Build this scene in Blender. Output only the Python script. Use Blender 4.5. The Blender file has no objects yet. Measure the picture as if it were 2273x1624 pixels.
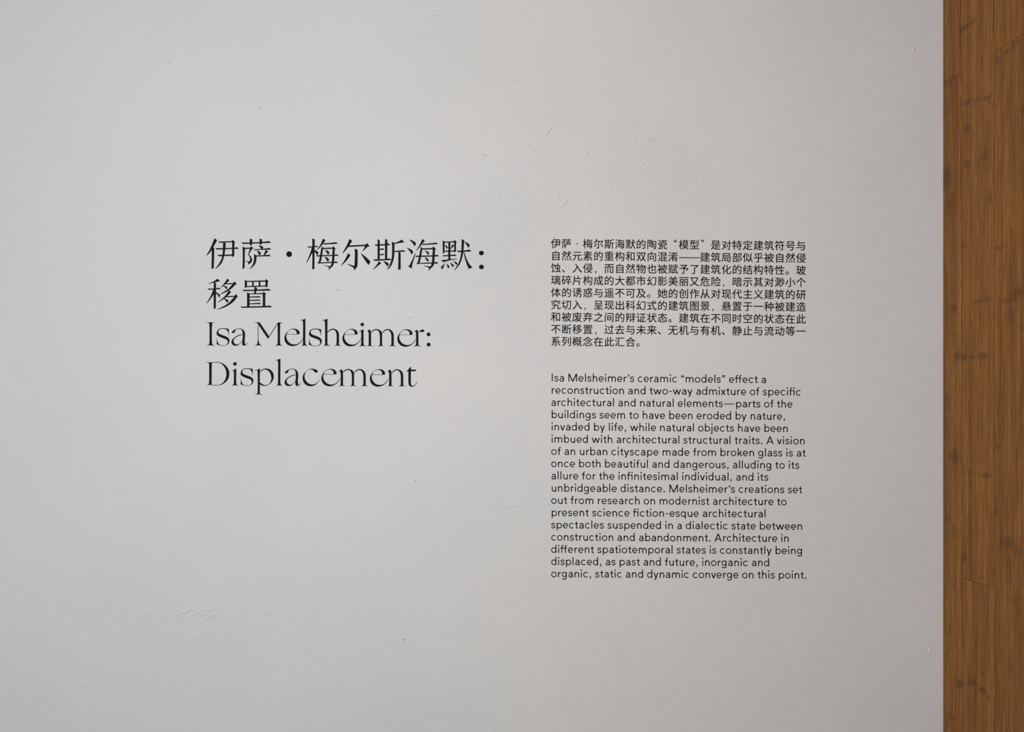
import bpy, math, random
from mathutils import Vector
from mathutils.geometry import tessellate_polygon

# ------------------------------------------------------------------ camera
W_PX, H_PX = 2273, 1624
DIST = 2.4                      # camera to lettered wall (m)
F_PX = 2100.0                   # focal length in pixels
VX, VY = 900.0, 925.0           # foot of the optical axis on the frame (rising-front lens)
EYE = 1.5
K = DIST / F_PX                 # metres per pixel on the lettered wall
C = bpy.context.scene.collection
sc = bpy.context.scene

cam_d = bpy.data.cameras.new('camera')
cam = bpy.data.objects.new('camera', cam_d)
C.objects.link(cam)
cam.location = (0, -DIST, EYE)
cam.rotation_euler = (math.pi / 2, 0, 0)
cam_d.sensor_width = 36
cam_d.lens = 36 * F_PX / W_PX
cam_d.shift_x = (W_PX / 2 - VX) / W_PX
cam_d.shift_y = (VY - H_PX / 2) / W_PX
sc.camera = cam

def px(x, y):                   # photograph pixel -> (X, Z) on the lettered wall
    return ((x - VX) * K, EYE - (y - VY) * K)

# ------------------------------------------------------------------ light
sc.view_settings.view_transform = 'Standard'
sc.view_settings.look = 'None'
sc.view_settings.gamma = 1
sc.view_settings.use_curve_mapping = False
sc.view_settings.exposure = 0.0
sc.cycles.max_bounces = 5
sc.cycles.diffuse_bounces = 4
sc.cycles.glossy_bounces = 2

CORNER = (2093 - VX) * K        # inner corner with the timber wall
LEFT, FRONT, TOP = -3.2, -4.6, 3.3

world = bpy.data.worlds.new('world')
sc.world = world
world.use_nodes = True
bg = world.node_tree.nodes['Background']
bg.inputs['Color'].default_value = (0.80, 0.90, 1.0, 1)
bg.inputs['Strength'].default_value = 0.2

def area(name, loc, rot, sx, sy, power, col):
    d = bpy.data.lights.new(name, 'AREA')
    d.shape = 'RECTANGLE'; d.size = sx; d.size_y = sy
    d.energy = power; d.color = col
    o = bpy.data.objects.new(name, d); C.objects.link(o)
    o.location = loc; o.rotation_euler = rot
    return o

# daylight through the two windows and an unseen fill lamp added to imitate lens vignetting
area('window_daylight', (LEFT + 0.02, -2.3, 1.75), (0, -math.pi / 2, 0), 2.2, 2.0, 13, (0.04, 0.62, 1.0))
area('front_window_daylight', (-0.9, FRONT + 0.02, 1.7), (math.pi / 2, 0, 0), 1.8, 2.2, 70, (0.955, 0.94, 0.90))
area('vignette_fill', (0.04, -2.05, 2.0), (math.radians(83), 0, 0), 0.5, 0.5, 15.0, (0.985, 0.955, 0.965))

# ------------------------------------------------------------------ helpers
def tag(o, label=None, cat=None, group=None, kind=None):
    for k, v in (('label', label), ('category', cat), ('group', group), ('kind', kind)):
        if v: o[k] = v
    return o

def empty(name, loc=(0, 0, 0), parent=None):
    o = bpy.data.objects.new(name, None)
    C.objects.link(o); o.location = loc
    o.empty_display_size = 0.02
    if parent: o.parent = parent
    return o

def mesh_obj(name, verts, faces, mat, parent=None, loc=(0, 0, 0)):
    me = bpy.data.meshes.new(name)
    me.from_pydata(verts, [], faces)
    me.update()
    if mat: me.materials.append(mat)
    o = bpy.data.objects.new(name, me)
    C.objects.link(o); o.location = loc
    if parent: o.parent = parent
    return o

def box(x0, x1, y0, y1, z0, z1):
    v = [(x, y, z) for z in (z0, z1) for y in (y0, y1) for x in (x0, x1)]
    f = [(0, 2, 3, 1), (4, 5, 7, 6), (0, 1, 5, 4), (2, 6, 7, 3), (0, 4, 6, 2), (1, 3, 7, 5)]
    return v, f

def boxes(name, lst, mat, parent=None):
    V, F = [], []
    for b in lst:
        v, f = box(*b); n = len(V)
        V += v; F += [tuple(i + n for i in q) for q in f]
    return mesh_obj(name, V, F, mat, parent)

class NT:
    """small node-tree writer"""
    def __init__(s, mat):
        mat.use_nodes = True
        s.t = mat.node_tree; s.bsdf = s.t.nodes['Principled BSDF']
    def n(s, typ, **kw):
        nd = s.t.nodes.new(typ)
        for k, v in kw.items():
            if k.startswith('i_'):
                nd.inputs[int(k[2:]) if k[2:].isdigit() else k[2:].replace('_', ' ')].default_value = v
            else: setattr(nd, k, v)
        return nd
    def l(s, a, b): s.t.links.new(a, b)
    def math(s, op, a, b=None, c=None, clamp=False):
        nd = s.t.nodes.new('ShaderNodeMath'); nd.operation = op; nd.use_clamp = clamp
        for i, q in enumerate((a, b, c)):
            if q is None: continue
            if isinstance(q, (int, float)): nd.inputs[i].default_value = q
            else: s.l(q, nd.inputs[i])
        return nd.outputs[0]
    def mix(s, fac, a, b, mode='MIX'):
        nd = s.t.nodes.new('ShaderNodeMix'); nd.data_type = 'RGBA'; nd.blend_type = mode
        for sock, q in ((nd.inputs[0], fac), (nd.inputs[6], a), (nd.inputs[7], b)):
            if hasattr(q, 'is_linked'): s.l(q, sock)
            else: sock.default_value = q
        return nd.outputs[2]
    def noise(s, vec, scale, detail=2, rough=0.5, dist=0.0):
        nd = s.n('ShaderNodeTexNoise'); s.l(vec, nd.inputs['Vector'])
        nd.inputs['Scale'].default_value = scale; nd.inputs['Detail'].default_value = detail
        nd.inputs['Roughness'].default_value = rough; nd.inputs['Distortion'].default_value = dist
        return nd.outputs[0]
    def mapping(s, vec, scale=(1, 1, 1), loc=(0, 0, 0), rot=(0, 0, 0)):
        nd = s.n('ShaderNodeMapping'); s.l(vec, nd.inputs[0])
        nd.inputs['Scale'].default_value = scale; nd.inputs['Location'].default_value = loc
        nd.inputs['Rotation'].default_value = rot
        return nd.outputs[0]
    def ramp(s, fac, stops):
        nd = s.n('ShaderNodeValToRGB'); s.l(fac, nd.inputs[0])
        e = nd.color_ramp.elements
        while len(e) < len(stops): e.new(0.5)
        for q, (p, col) in zip(e, stops): q.position = p; q.color = col
        return nd.outputs[0]

def srgb(r, g, b):
    f = lambda c: (c / 255 / 12.92) if c / 255 <= 0.04045 else ((c / 255 + 0.055) / 1.055) ** 2.4
    return (f(r), f(g), f(b), 1)

def blob_group():
    """elliptical soft mark: inputs position vector (m), centre, half sizes -> 0..1"""
    g = bpy.data.node_groups.new('soft_mark', 'ShaderNodeTree')
    g.interface.new_socket('Vector', in_out='INPUT', socket_type='NodeSocketVector')
    g.interface.new_socket('Centre', in_out='INPUT', socket_type='NodeSocketVector')
    g.interface.new_socket('Scale', in_out='INPUT', socket_type='NodeSocketVector')
    g.interface.new_socket('Tilt', in_out='INPUT', socket_type='NodeSocketFloat')
    g.interface.new_socket('Value', in_out='OUTPUT', socket_type='NodeSocketFloat')
    N = g.nodes; L = g.links
    gi = N.new('NodeGroupInput'); go = N.new('NodeGroupOutput')
    sub = N.new('ShaderNodeVectorMath'); sub.operation = 'SUBTRACT'
    L.new(gi.outputs[0], sub.inputs[0]); L.new(gi.outputs[1], sub.inputs[1])
    rot = N.new('ShaderNodeVectorRotate'); rot.rotation_type = 'Z_AXIS'
    L.new(sub.outputs[0], rot.inputs['Vector']); L.new(gi.outputs[3], rot.inputs['Angle'])
    mul = N.new('ShaderNodeVectorMath'); mul.operation = 'MULTIPLY'
    L.new(rot.outputs[0], mul.inputs[0]); L.new(gi.outputs[2], mul.inputs[1])
    ln = N.new('ShaderNodeVectorMath'); ln.operation = 'LENGTH'
    L.new(mul.outputs[0], ln.inputs[0])
    mr = N.new('ShaderNodeMapRange'); mr.interpolation_type = 'SMOOTHERSTEP'
    mr.inputs['From Min'].default_value = 1.0; mr.inputs['From Max'].default_value = 0.0
    L.new(ln.outputs['Value'], mr.inputs['Value'])
    L.new(mr.outputs[0], go.inputs[0])
    return g
BLOB = blob_group()

def blob(nt, vec, cx, cy, hx, hy, tilt=0.0):
    nd = nt.t.nodes.new('ShaderNodeGroup'); nd.node_tree = BLOB
    nt.l(vec, nd.inputs[0])
    nd.inputs[1].default_value = (cx, cy, 0)
    nd.inputs[2].default_value = (1 / hx, 1 / hy, 0)
    nd.inputs[3].default_value = tilt
    return nd.outputs[0]

# ------------------------------------------------------------------ materials
def plaster():
    m = bpy.data.materials.new('painted_plaster'); t = NT(m)
    geo = t.n('ShaderNodeNewGeometry').outputs['Position']
    sep = t.n('ShaderNodeSeparateXYZ'); t.l(geo, sep.inputs[0])
    cmb = t.n('ShaderNodeCombineXYZ'); t.l(sep.outputs[0], cmb.inputs[0]); t.l(sep.outputs[2], cmb.inputs[1])
    v = cmb.outputs[0]                                        # (x, z, 0) on the wall, metres
    # roller grain, trowel drag, broad unevenness
    fine = t.noise(v, 430, 2, 0.6, 0.1)
    drag = t.noise(t.mapping(v, (1.0, 1.5, 1), rot=(0, 0, -0.5)), 230, 1, 0.5, 0.15)
    lump = t.noise(t.mapping(v, (1, 1.5, 1)), 16, 3, 0.5, 0.5)
    broad = t.noise(v, 2.6, 2, 0.5)
    # rougher where the filler was worked: upper middle of the wall
    zones = None
    for (x, y, hx, hy, tl) in ((1080, 200, 420, 330, 0), (1150, 520, 330, 420, 0.3), (1430, 420, 300, 300, 0)):
        X, Z = px(x, y)
        b = blob(t, v, X, Z, hx * K, hy * K, tl)
        zones = b if zones is None else t.math('MAXIMUM', zones, b)
    amt = t.math('MULTIPLY_ADD', zones, 1.9, 0.5)
    grain = t.math('MULTIPLY_ADD', fine, t.math('MULTIPLY_ADD', zones, 0.6, 0.5), t.math('MULTIPLY', t.math('MULTIPLY', drag, 1.1), amt))
    h = t.math('MULTIPLY_ADD', lump, 1.2, grain)
    h = t.math('MULTIPLY_ADD', broad, 3.0, h)
    # tiny nibs of dried filler
    vor = t.n('ShaderNodeTexVoronoi'); t.l(v, vor.inputs['Vector']); vor.inputs['Scale'].default_value = 9
    nib = t.math('LESS_THAN', vor.outputs['Distance'], 0.016)
    h = t.math('MULTIPLY_ADD', nib, 0.6, h)
    bump = t.n('ShaderNodeBump'); t.l(h, bump.inputs['Height'])
    bump.inputs['Strength'].default_value = 0.65
    bump.inputs['Distance'].default_value = 0.0011
    t.l(bump.outputs[0], t.bsdf.inputs['Normal'])
    tone = t.noise(t.mapping(v, (1, 1, 1), loc=(3, 7, 0)), 3.2, 3, 0.5)
    col = t.mix(t.ramp(tone, [(0.3, (0, 0, 0, 1)), (0.7, (1, 1, 1, 1))]), (0.735, 0.735, 0.735, 1), (0.765, 0.757, 0.752, 1))
    t.l(col, t.bsdf.inputs['Base Color'])
    t.bsdf.inputs['Roughness'].default_value = 0.75
    t.bsdf.inputs['Specular IOR Level'].default_value = 0.25
    return m

def timber():
    """stained pressed-bamboo boards: fine straight fibres, dark culm nodes"""
    m = bpy.data.materials.new('stained_bamboo'); t = NT(m)
    geo = t.n('ShaderNodeNewGeometry').outputs['Position']
    sep = t.n('ShaderNodeSeparateXYZ'); t.l(geo, sep.inputs[0])
    rnd = t.n('ShaderNodeObjectInfo').outputs['Random']
    cmb = t.n('ShaderNodeCombineXYZ')
    t.l(sep.outputs[1], cmb.inputs[0]); t.l(sep.outputs[2], cmb.inputs[1]); t.l(t.math('MULTIPLY', rnd, 40), cmb.inputs[2])
    v = cmb.outputs[0]                                        # (y, z, plank)
    fibre = t.noise(t.mapping(v, (1, 0.035, 1)), 520, 3, 0.7, 0.0)
    fibre2 = t.noise(t.mapping(v, (1, 0.02, 1), loc=(5, 1, 0)), 210, 2, 0.6, 0.0)
    strip = t.noise(t.mapping(v, (1, 0.015, 1), loc=(2, 9, 0)), 45, 1, 0.5)
    patch = t.noise(t.mapping(v, (1, 0.45, 1)), 9, 2, 0.5, 0.4)
    f = t.math('ADD', t.math('MULTIPLY', fibre, 0.6), t.math('MULTIPLY', fibre2, 0.4))
    base = t.ramp(f, [(0.33, srgb(92, 49, 6)), (0.45, srgb(143, 88, 26)), (0.55, srgb(158, 100, 34)), (0.70, srgb(204, 143, 62))])
    base = t.mix(t.ramp(strip, [(0.38, (1, 1, 1, 1)), (0.60, (0, 0, 0, 1))]), base, t.mix(1.0, base, (0.80, 0.76, 0.62, 1), 'MULTIPLY'))
    base = t.mix(t.math('MULTIPLY', t.ramp(patch, [(0.4, (0, 0, 0, 1)), (0.7, (1, 1, 1, 1))]), 0.5), base, t.mix(1.0, base, (0.74, 0.74, 0.74, 1), 'MULTIPLY'))
    hue = t.n('ShaderNodeHueSaturation'); t.l(base, hue.inputs['Color']); hue.inputs['Saturation'].default_value = 1.0
    t.l(t.math('MULTIPLY_ADD', rnd, 0.12, 0.98), hue.inputs['Value'])
    base = hue.outputs[0]
    # culm nodes: (pixel x, pixel y, half width px, half height px, strength, tilt)
    nodes = [(2098, 400, 26, 34, .8, 0), (2112, 455, 20, 40, .5, 0), (2117, 684, 14, 14, .9, 0), (2126, 790, 14, 16, .9, 0), (2104, 890, 12, 20, .5, 0),
             (2118, 1012, 20, 22, .9, 0), (2104, 1150, 14, 16, .5, 0), (2118, 1180, 18, 22, .5, 0), (2130, 1518, 14, 12, .9, 0), (2112, 1590, 14, 10, .6, 0), (2104, 905, 12, 12, .4, 0),
             (2110, 180, 28, 14, .4, 0), (2140, 62, 18, 7, 1, .5), (2158, 48, 16, 6, .8, .6), (2147, 228, 14, 9, 1, .2), (2170, 222, 16, 6, .7, .1), (2192, 216, 16, 6, .9, .1), (2147, 286, 12, 16, .8, 0),
             (2148, 364, 14, 10, .9, .3), (2186, 345, 16, 14, .6, 0), (2198, 438, 8, 14, .7, 0), (2140, 545, 12, 8, .7, 0), (2172, 668, 18, 6, .9, -.1), (2190, 664, 16, 5, .7, -.1),
             (2140, 792, 10, 9, .9, 0), (2160, 793, 14, 6, .9, 0), (2182, 788, 18, 8, .9, 0), (2150, 1050, 18, 5, .7, -.1), (2186, 1054, 18, 6, 1, -.15), (2141, 1236, 8, 14, .9, 0), (2178, 1282, 16, 6, .5, 0),
             (2160, 1514, 16, 9, .9, -.4), (2180, 1530, 14, 9, 1, -.5), (2192, 1545, 10, 7, .8, -.5), (2150, 1516, 10, 8, .7, 0), (2182, 1496, 3.2, 5, 1.4, 0),
             (2214, 134, 12, 10, .8, .4), (2234, 116, 16, 8, .8, .6), (2254, 96, 16, 7, .5, .6), (2270, 245, 12, 14, .7, 0), (2216, 550, 12, 6, .9, .25), (2240, 665, 30, 10, .6, 0), (2262, 648, 20, 14, .8, .3),
             (2242, 700, 14, 24, .5, 0), (2268, 728, 12, 10, .7, 0), (2211, 1132, 6, 12, .8, 0), (2240, 1205, 26, 16, .6, 0), (2262, 1225, 20, 12, .6, 0), (2240, 1262, 16, 40, .4, 0), (2216, 992, 10, 8, .6, 0),
             (2244, 1480, 12, 30, .5, 0), (2250, 1330, 18, 14, .4, 0)]
    v2 = t.n('ShaderNodeCombineXYZ'); t.l(sep.outputs[1], v2.inputs[0]); t.l(sep.outputs[2], v2.inputs[1])
    wob = t.n('ShaderNodeTexNoise'); t.l(v2.outputs[0], wob.inputs['Vector']); wob.inputs['Scale'].default_value = 90; wob.inputs['Detail'].default_value = 3
    vm = t.n('ShaderNodeVectorMath', operation='MULTIPLY_ADD'); t.l(wob.outputs[1], vm.inputs[0])
    vm.inputs[1].default_value = (0.012, 0.022, 0); t.l(v2.outputs[0], vm.inputs[2])
    vv = vm.outputs[0]
    tot = None
    for (x, y, hx, hy, s, tl) in nodes:
        q = (2093 - VX) / (x - VX)                            # relative depth on the side wall
        Yw = -DIST * (1 - q); Zw = EYE - (y - VY) * K * q
        hw = DIST * hx * (2093 - VX) / (x - VX) ** 2
        b = t.math('MULTIPLY', blob(t, vv, Yw + 0.006, Zw + 0.011, hw * 1.15, hy * K * 1.4, 0), s)
        tot = b if tot is None else t.math('MAXIMUM', tot, b)
    streaky = t.math('MULTIPLY', tot, t.math('MULTIPLY_ADD', fibre, 1.1, 0.1), clamp=True)
    base = t.mix(streaky, base, t.mix(1.0, base, (0.30, 0.31, 0.22, 1), 'MULTIPLY'))
    t.l(base, t.bsdf.inputs['Base Color'])
    t.bsdf.inputs['Roughness'].default_value = 0.5
    t.bsdf.inputs['Specular IOR Level'].default_value = 0.3
    bump = t.n('ShaderNodeBump'); t.l(f, bump.inputs['Height'])
    bump.inputs['Strength'].default_value = 0.25; bump.inputs['Distance'].default_value = 0.0006
    t.l(bump.outputs[0], t.bsdf.inputs['Normal'])
    return m

def flat(name, col, rough=0.6, spec=0.3, noise_amt=0.0, scale=20):
    m = bpy.data.materials.new(name); t = NT(m)
    geo = t.n('ShaderNodeNewGeometry').outputs['Position']
    n = t.noise(geo, scale, 3, 0.5)
    c2 = tuple(c * (1 - noise_amt) for c in col[:3]) + (1,)
    t.l(t.mix(n, c2, col), t.bsdf.inputs['Base Color'])
    t.bsdf.inputs['Roughness'].default_value = rough
    t.bsdf.inputs['Specular IOR Level'].default_value = spec
    return m

PLASTER = plaster()
TIMBER = timber()
VINYL = flat('black_vinyl', srgb(20, 21, 25), 0.7, 0.12, 0.1, 300)
VINYL_TEXT = flat('matt_black_vinyl', srgb(10, 9, 9), 0.75, 0.08, 0.1, 300)
DARK = flat('dark_backing_and_seam_shade', srgb(18, 12, 7), 0.9, 0.1)
CONCRETE = flat('grey_screed', srgb(132, 130, 127), 0.55, 0.4, 0.15, 5)
CEIL = flat('white_ceiling_paint', srgb(200, 198, 195), 0.9, 0.2, 0.04, 3)
FRAME = flat('dark_window_paint', srgb(60, 60, 60), 0.5, 0.4, 0.1, 20)

# ------------------------------------------------------------------ room shell
def shell(name, lst, mat):
    return tag(boxes(name, lst, mat), kind='structure')
T = 0.12
shell('floor', [(LEFT - T, CORNER + T, FRONT - T, T, -0.1, 0)], CONCRETE)
shell('ceiling', [(LEFT - T, CORNER + T, FRONT - T, T, TOP, TOP + 0.1)], CEIL)
wall_back = shell('wall_back', [(LEFT - T, CORNER + T, 0, T, 0, TOP)], PLASTER)
# relief worked into the plaster: low ridges and smears left by the trowel
# (pixel x, y, half length, half height, tilt, height)
MARKS = [(385, 1356, 14, 2, 0.15, 1.2), (398, 1362, 16, 2, 0.5, 1.2), (404, 1370, 15, 2, 0.6, 1.1), (412, 1358, 16, 2, 0.35, 1.5), (420, 1353, 14, 2, 0.3, 1.6), (424, 1366, 14, 2, 0.6, 1.2),
             (436, 1360, 12, 2, 0.4, 1.1), (448, 1356, 14, 2, 0.3, 1.3), (455, 1364, 14, 2, 0.5, 1.5), (462, 1354, 12, 2, 0.1, 1.3), (466, 1368, 16, 2, 0.65, 1.6), (474, 1366, 12, 2, 0.7, 1.5),
             (325, 1363, 18, 2, 0.55, 1.0), (350, 1355, 18, 2, 0.2, 1.0), (258, 1298, 13, 2, 1.5, 0.7), (238, 1384, 6, 2, 0.6, 1.4), (595, 1362, 18, 2, 0.3, 1.1), (430, 1418, 3, 2, 0, 2), (415, 1430, 3, 2, 0, 1.6),
             (900, 1388, 480, 3, 0.0, 0.5), (640, 1350, 160, 3, 0.02, 0.6), (300, 1352, 130, 3, 0.1, 0.9), (1090, 1342, 200, 4, -0.03, .6), (250, 1386, 120, 3, 0.02, -0.8),
             (678, 1306, 24, 24, 0, -1.3), (750, 643, 8, 3, 0.1, -3.0), (1087, 648, 9, 3, 0.5, 2.2), (906, 704, 14, 3, -0.1, 2.4),
             (878, 352, 14, 3, -0.7, 1.6), (1045, 290, 60, 4, -0.15, 1.8), (960, 296, 90, 4, 0.06, 1.6), (1130, 212, 40, 3, 0.3, 1.6), (1215, 295, 16, 3, 0.9, 2.0),
             (1240, 430, 22, 5, 0.9, 1.8), (1252, 452, 16, 4, 0.7, -1.4), (940, 445, 9, 4, -0.6, 1.8), (1075, 345, 12, 3, -0.3, 2.0),
             (1060, 468, 60, 3, 0.02, 1.3), (1440, 312, 16, 3, 0.3, 1.6), (1040, 508, 30, 3, -0.2, 1.4), (790, 864, 9, 3, 0.6, 2.0),
             (1190, 540, 60, 3, -0.6, 1.2), (1140, 1122, 24, 3, 0.1, 1.5), (866, 310, 8, 3, -0.9, 1.5), (1120, 470, 200, 5, 0.0, .8),
             (1330, 160, 12, 3, -0.5, 1.4), (760, 152, 14, 3, -0.6, 1.4), (896, 1417, 4, 4, 0, 3.0), (1816, 780, 3, 60, 0, -0.15), (1090, 225, 180, 4, -0.02, 1.0),
             (374, 137, 5, 3, 0.6, 2.4), (575, 240, 4, 3, 0.6, 2.4), (964, 36, 4, 3, 0, 3), (921, 1064, 3, 3, 0, 3), (2028, 107, 4, 3, 0, 3), (2064, 1443, 2.5, 5, 0, 3),
             (1040, 905, 60, 3, 0.5, .9), (1110, 985, 90, 3, 0.7, .8), (1000, 930, 60, 3, 0.6, -.7), (1460, 180, 60, 3, 0.2, .8), (1700, 250, 90, 3, 0.9, .6)]
def relief(lst):
    V, F = [], []
    NR, NA = 7, 20
    rng = random.Random(11)
    split = []
    for (x, y, hx, hy, tl, a) in lst:                  # long smears are broken into short overlapping licks
        n = max(1, int(hx / 55)) if hy < 20 else 1
        if n == 1: split.append((x, y, hx, hy, tl, a)); continue
        for q in range(n):
            u = -hx + 2 * hx * (q + rng.uniform(0.2, 0.8)) / n
            split.append((x + u, y - u * tl + rng.uniform(-5, 5), rng.uniform(30, 60), hy * rng.uniform(0.7, 1.5), tl + rng.uniform(-0.12, 0.12), a * rng.uniform(0.5, 1.0)))
    for (x, y, hx, hy, tl, a) in split:
        X, Z = px(x, y); hx *= K * 1.15; hy *= K * 1.25
        ht = abs(a) * (0.0013 if hx < 0.025 else 0.0007) * min(1.0, max(0.35, hy / 0.004)) * (1 if hy < 0.02 else 1.4)
        n0 = len(V); ct, st = math.cos(tl), math.sin(tl)
        for r in range(NR + 1):
            u = r / NR; k = (1 - u * u) ** 2
            for q in range(NA):
                th = 2 * math.pi * q / NA
                ex = hx * u * math.cos(th); ez = hy * u * math.sin(th) + 0.15 * hy * math.sin(ex / (3.5 * hy) + x)
                V.append((X + ex * ct - ez * st, -ht * k + 0.00004, Z + ex * st + ez * ct))
        for r in range(NR):
            for q in range(NA):
                b = (q + 1) % NA
                F.append((n0 + r * NA + q, n0 + (r + 1) * NA + q, n0 + (r + 1) * NA + b, n0 + r * NA + b))
    o = mesh_obj('plaster_relief', V, F, PLASTER, wall_back)
    o['kind'] = 'stuff'
    for p in o.data.polygons: p.use_smooth = True
    return o
nr = random.Random(8)
for _ in range(150):                                   # dried nibs, thickest in the upper middle
    MARKS.append((nr.gauss(1050, 330), nr.gauss(420, 300), nr.uniform(1.5, 3.2), nr.uniform(1.2, 2.2), nr.uniform(-1, 1), nr.uniform(1.0, 2.4)))
for _ in range(26):                                    # short scratches
    MARKS.append((nr.gauss(1080, 260), nr.gauss(480, 280), nr.uniform(6, 16), nr.uniform(1.4, 2.4), nr.uniform(-0.8, 0.8), nr.uniform(0.8, 1.5)))
MARKS = [m for m in MARKS if not (450 < m[0] < 1090 and 520 < m[1] < 885 and abs(m[5]) and m[2] < 40) and not (1210 < m[0] < 1800 and 520 < m[1] < 1300)] + [(750, 643, 8, 3, 0.1, 2.6), (906, 704, 14, 2.2, -0.1, 2.0), (790, 864, 7, 3, 0.6, 1.6), (936, 790, 6, 3, 0.6, 1.4)]
relief([m for m in MARKS if m[0] < 2080])
# left wall with a tall window opening
wy0, wy1, wz0, wz1 = -3.4, -1.2, 0.7, 2.8
shell('wall_left', [(LEFT - T, LEFT, FRONT, wy0, 0, TOP), (LEFT - T, LEFT, wy1, 0, 0, TOP),
                    (LEFT - T, LEFT, wy0, wy1, 0, wz0), (LEFT - T, LEFT, wy0, wy1, wz1, TOP)], PLASTER)
fx0, fx1, fz0, fz1 = -1.9, 0.1, 0.55, 2.85
shell('wall_front', [(LEFT - T, fx0, FRONT - T, FRONT, 0, TOP), (fx1, CORNER + T, FRONT - T, FRONT, 0, TOP),
                     (fx0, fx1, FRONT - T, FRONT, 0, fz0), (fx0, fx1, FRONT - T, FRONT, fz1, TOP)], PLASTER)
w1 = shell('window_1', [(LEFT - .09, LEFT - .04, wy0, wy0 + .05, wz0, wz1), (LEFT - .09, LEFT - .04, wy1 - .05, wy1, wz0, wz1),
                        (LEFT - .09, LEFT - .04, wy0 + .05, wy1 - .05, wz0, wz0 + .05), (LEFT - .09, LEFT - .04, wy0 + .05, wy1 - .05, wz1 - .05, wz1)], FRAME)
w2 = shell('window_2', [(fx0, fx0 + .05, FRONT - .09, FRONT - .04, fz0, fz1), (fx1 - .05, fx1, FRONT - .09, FRONT - .04, fz0, fz1),
                        (fx0 + .05, fx1 - .05, FRONT - .09, FRONT - .04, fz0, fz0 + .05), (fx0 + .05, fx1 - .05, FRONT - .09, FRONT - .04, fz1 - .05, fz1)], FRAME)

# timber wall: staggered vertical planks on dark battens
WOODT = 0.014
wall_right = shell('wall_right', [(CORNER + WOODT, CORNER + T, FRONT, -0.0005, 0, TOP)], DARK)
def plank(ya0, ya1, yb0, yb1, z0, z1, proud=0.0):
    """vertical board on the side wall; y edges given at its foot (ya) and head (yb); eased long edges"""
    e = 0.0012
    x0, x1 = CORNER - proud, CORNER + WOODT
    yc = (ya0 + ya1) / 2; zc = (z0 + z1) / 2
    V = []
    for (y0, y1, z, ez) in ((ya0, ya1, z0, 0.0002), (yb0, yb1, z1, -0.0002)):
        V += [(x1, y0, z), (x0 + e, y0, z), (x0, y0 - e, z + ez), (x0, y1 + e, z + ez), (x0 + e, y1, z), (x1, y1, z)]
    V = [(x - CORNER, y - yc, z - zc) for x, y, z in V]
    F = [(i, i + 1, i + 7, i + 6) for i in range(5)] + [(5, 0, 6, 11), (0, 5, 4, 3, 2, 1), (6, 7, 8, 9, 10, 11)]
    o = mesh_obj('plank', V, F, TIMBER, wall_right, (CORNER, yc, zc))
    o.data.materials.append(DARK)                      # long side faces coloured dark for the shade inside the seams
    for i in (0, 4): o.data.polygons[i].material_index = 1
    return o
def side_y(x): return -DIST * (1 - (2093 - VX) / (x - VX))
# seams as they lean in the photograph: x at (head, foot) of the frame, extended to floor and ceiling
seams = [(0.0, 0.0)]
for xt, xb in ((2131.9, 2135.8), (2204.6, 2207.4)):
    yt, yb = side_y(xt), side_y(xb)
    zt, zb = EYE + VY * K, EYE - (H_PX - VY) * K
    g = (yt - yb) / (zt - zb)
    seams.append((yb + g * (0 - zb), yb + g * (TOP - zb)))
w = 0.1315
while seams[-1][0] > FRONT + w:
    seams.append((seams[-1][0] - w, seams[-1][1] - w))
random.seed(4)
GAP = 0.0022
J = {0: 2.3445, 1: 1.105, 2: 2.3445}
for i in range(len(seams) - 1):
    a, b = seams[i], seams[i + 1]
    zj = J.get(i, 2.3445 if i % 2 == 0 else 1.105)
    at = lambda s, z: s[0] + (s[1] - s[0]) * z / TOP
    for z0, z1 in ((0.0, zj - 0.0002), (zj + 0.0002, TOP)):
        pr = random.uniform(0, 0.0002)
        g0 = (0.0002, GAP)[i] if i < 2 else 0.0018
        g1 = GAP if i == 0 else 0.0018
        plank(at(a, z0) - g0 / 2, at(b, z0) + g1 / 2, at(a, z1) - g0 / 2, at(b, z1) + g1 / 2, z0, z1, pr)

# ------------------------------------------------------------------ lettering engine
THK = 0.0004                    # cut vinyl film
GAPW = 0.00005
def curve(spec, step=4):
    """'x,y ~x,y ...' closed outline; ~ marks a smooth point"""
    P = []
    for tok in spec.split():
        s = tok[0] == '~'
        x, y = tok.lstrip('~').split(',')
        P.append((float(x), float(y), s))
    n = len(P); out = []
    def tan(i, j):
        p = P[i]
        if p[2]:
            a, b = P[i - 1], P[(i + 1) % n]
            return ((b[0] - a[0]) / 2, (b[1] - a[1]) / 2)
        return None
    for i in range(n):
        p, q = P[i], P[(i + 1) % n]
        out.append((p[0], p[1]))
        if not p[2] and not q[2]: continue
        d = (q[0] - p[0], q[1] - p[1]); L = math.hypot(*d) or 1
        def fit(t_):
            if t_ is None: return None
            m = math.hypot(*t_) or 1
            return (t_[0] / m * L, t_[1] / m * L)
        t0, t1 = fit(tan(i, 0)), fit(tan((i + 1) % n, 0))
        if t0 is None: t0 = (2 * d[0] - t1[0], 2 * d[1] - t1[1]) if t1 else d
        if t1 is None: t1 = (2 * d[0] - t0[0], 2 * d[1] - t0[1])
        if not p[2]: t0 = ((t0[0] + d[0]) / 2, (t0[1] + d[1]) / 2)
        if not q[2]: t1 = ((t1[0] + d[0]) / 2, (t1[1] + d[1]) / 2)
        for k in range(1, step):
            u = k / step; u2 = u * u; u3 = u2 * u
            h = (2 * u3 - 3 * u2 + 1, u3 - 2 * u2 + u, -2 * u3 + 3 * u2, u3 - u2)
            out.append(tuple(h[0] * p[c] + h[1] * t0[c] + h[2] * q[c] + h[3] * t1[c] for c in (0, 1)))
    return out

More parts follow.
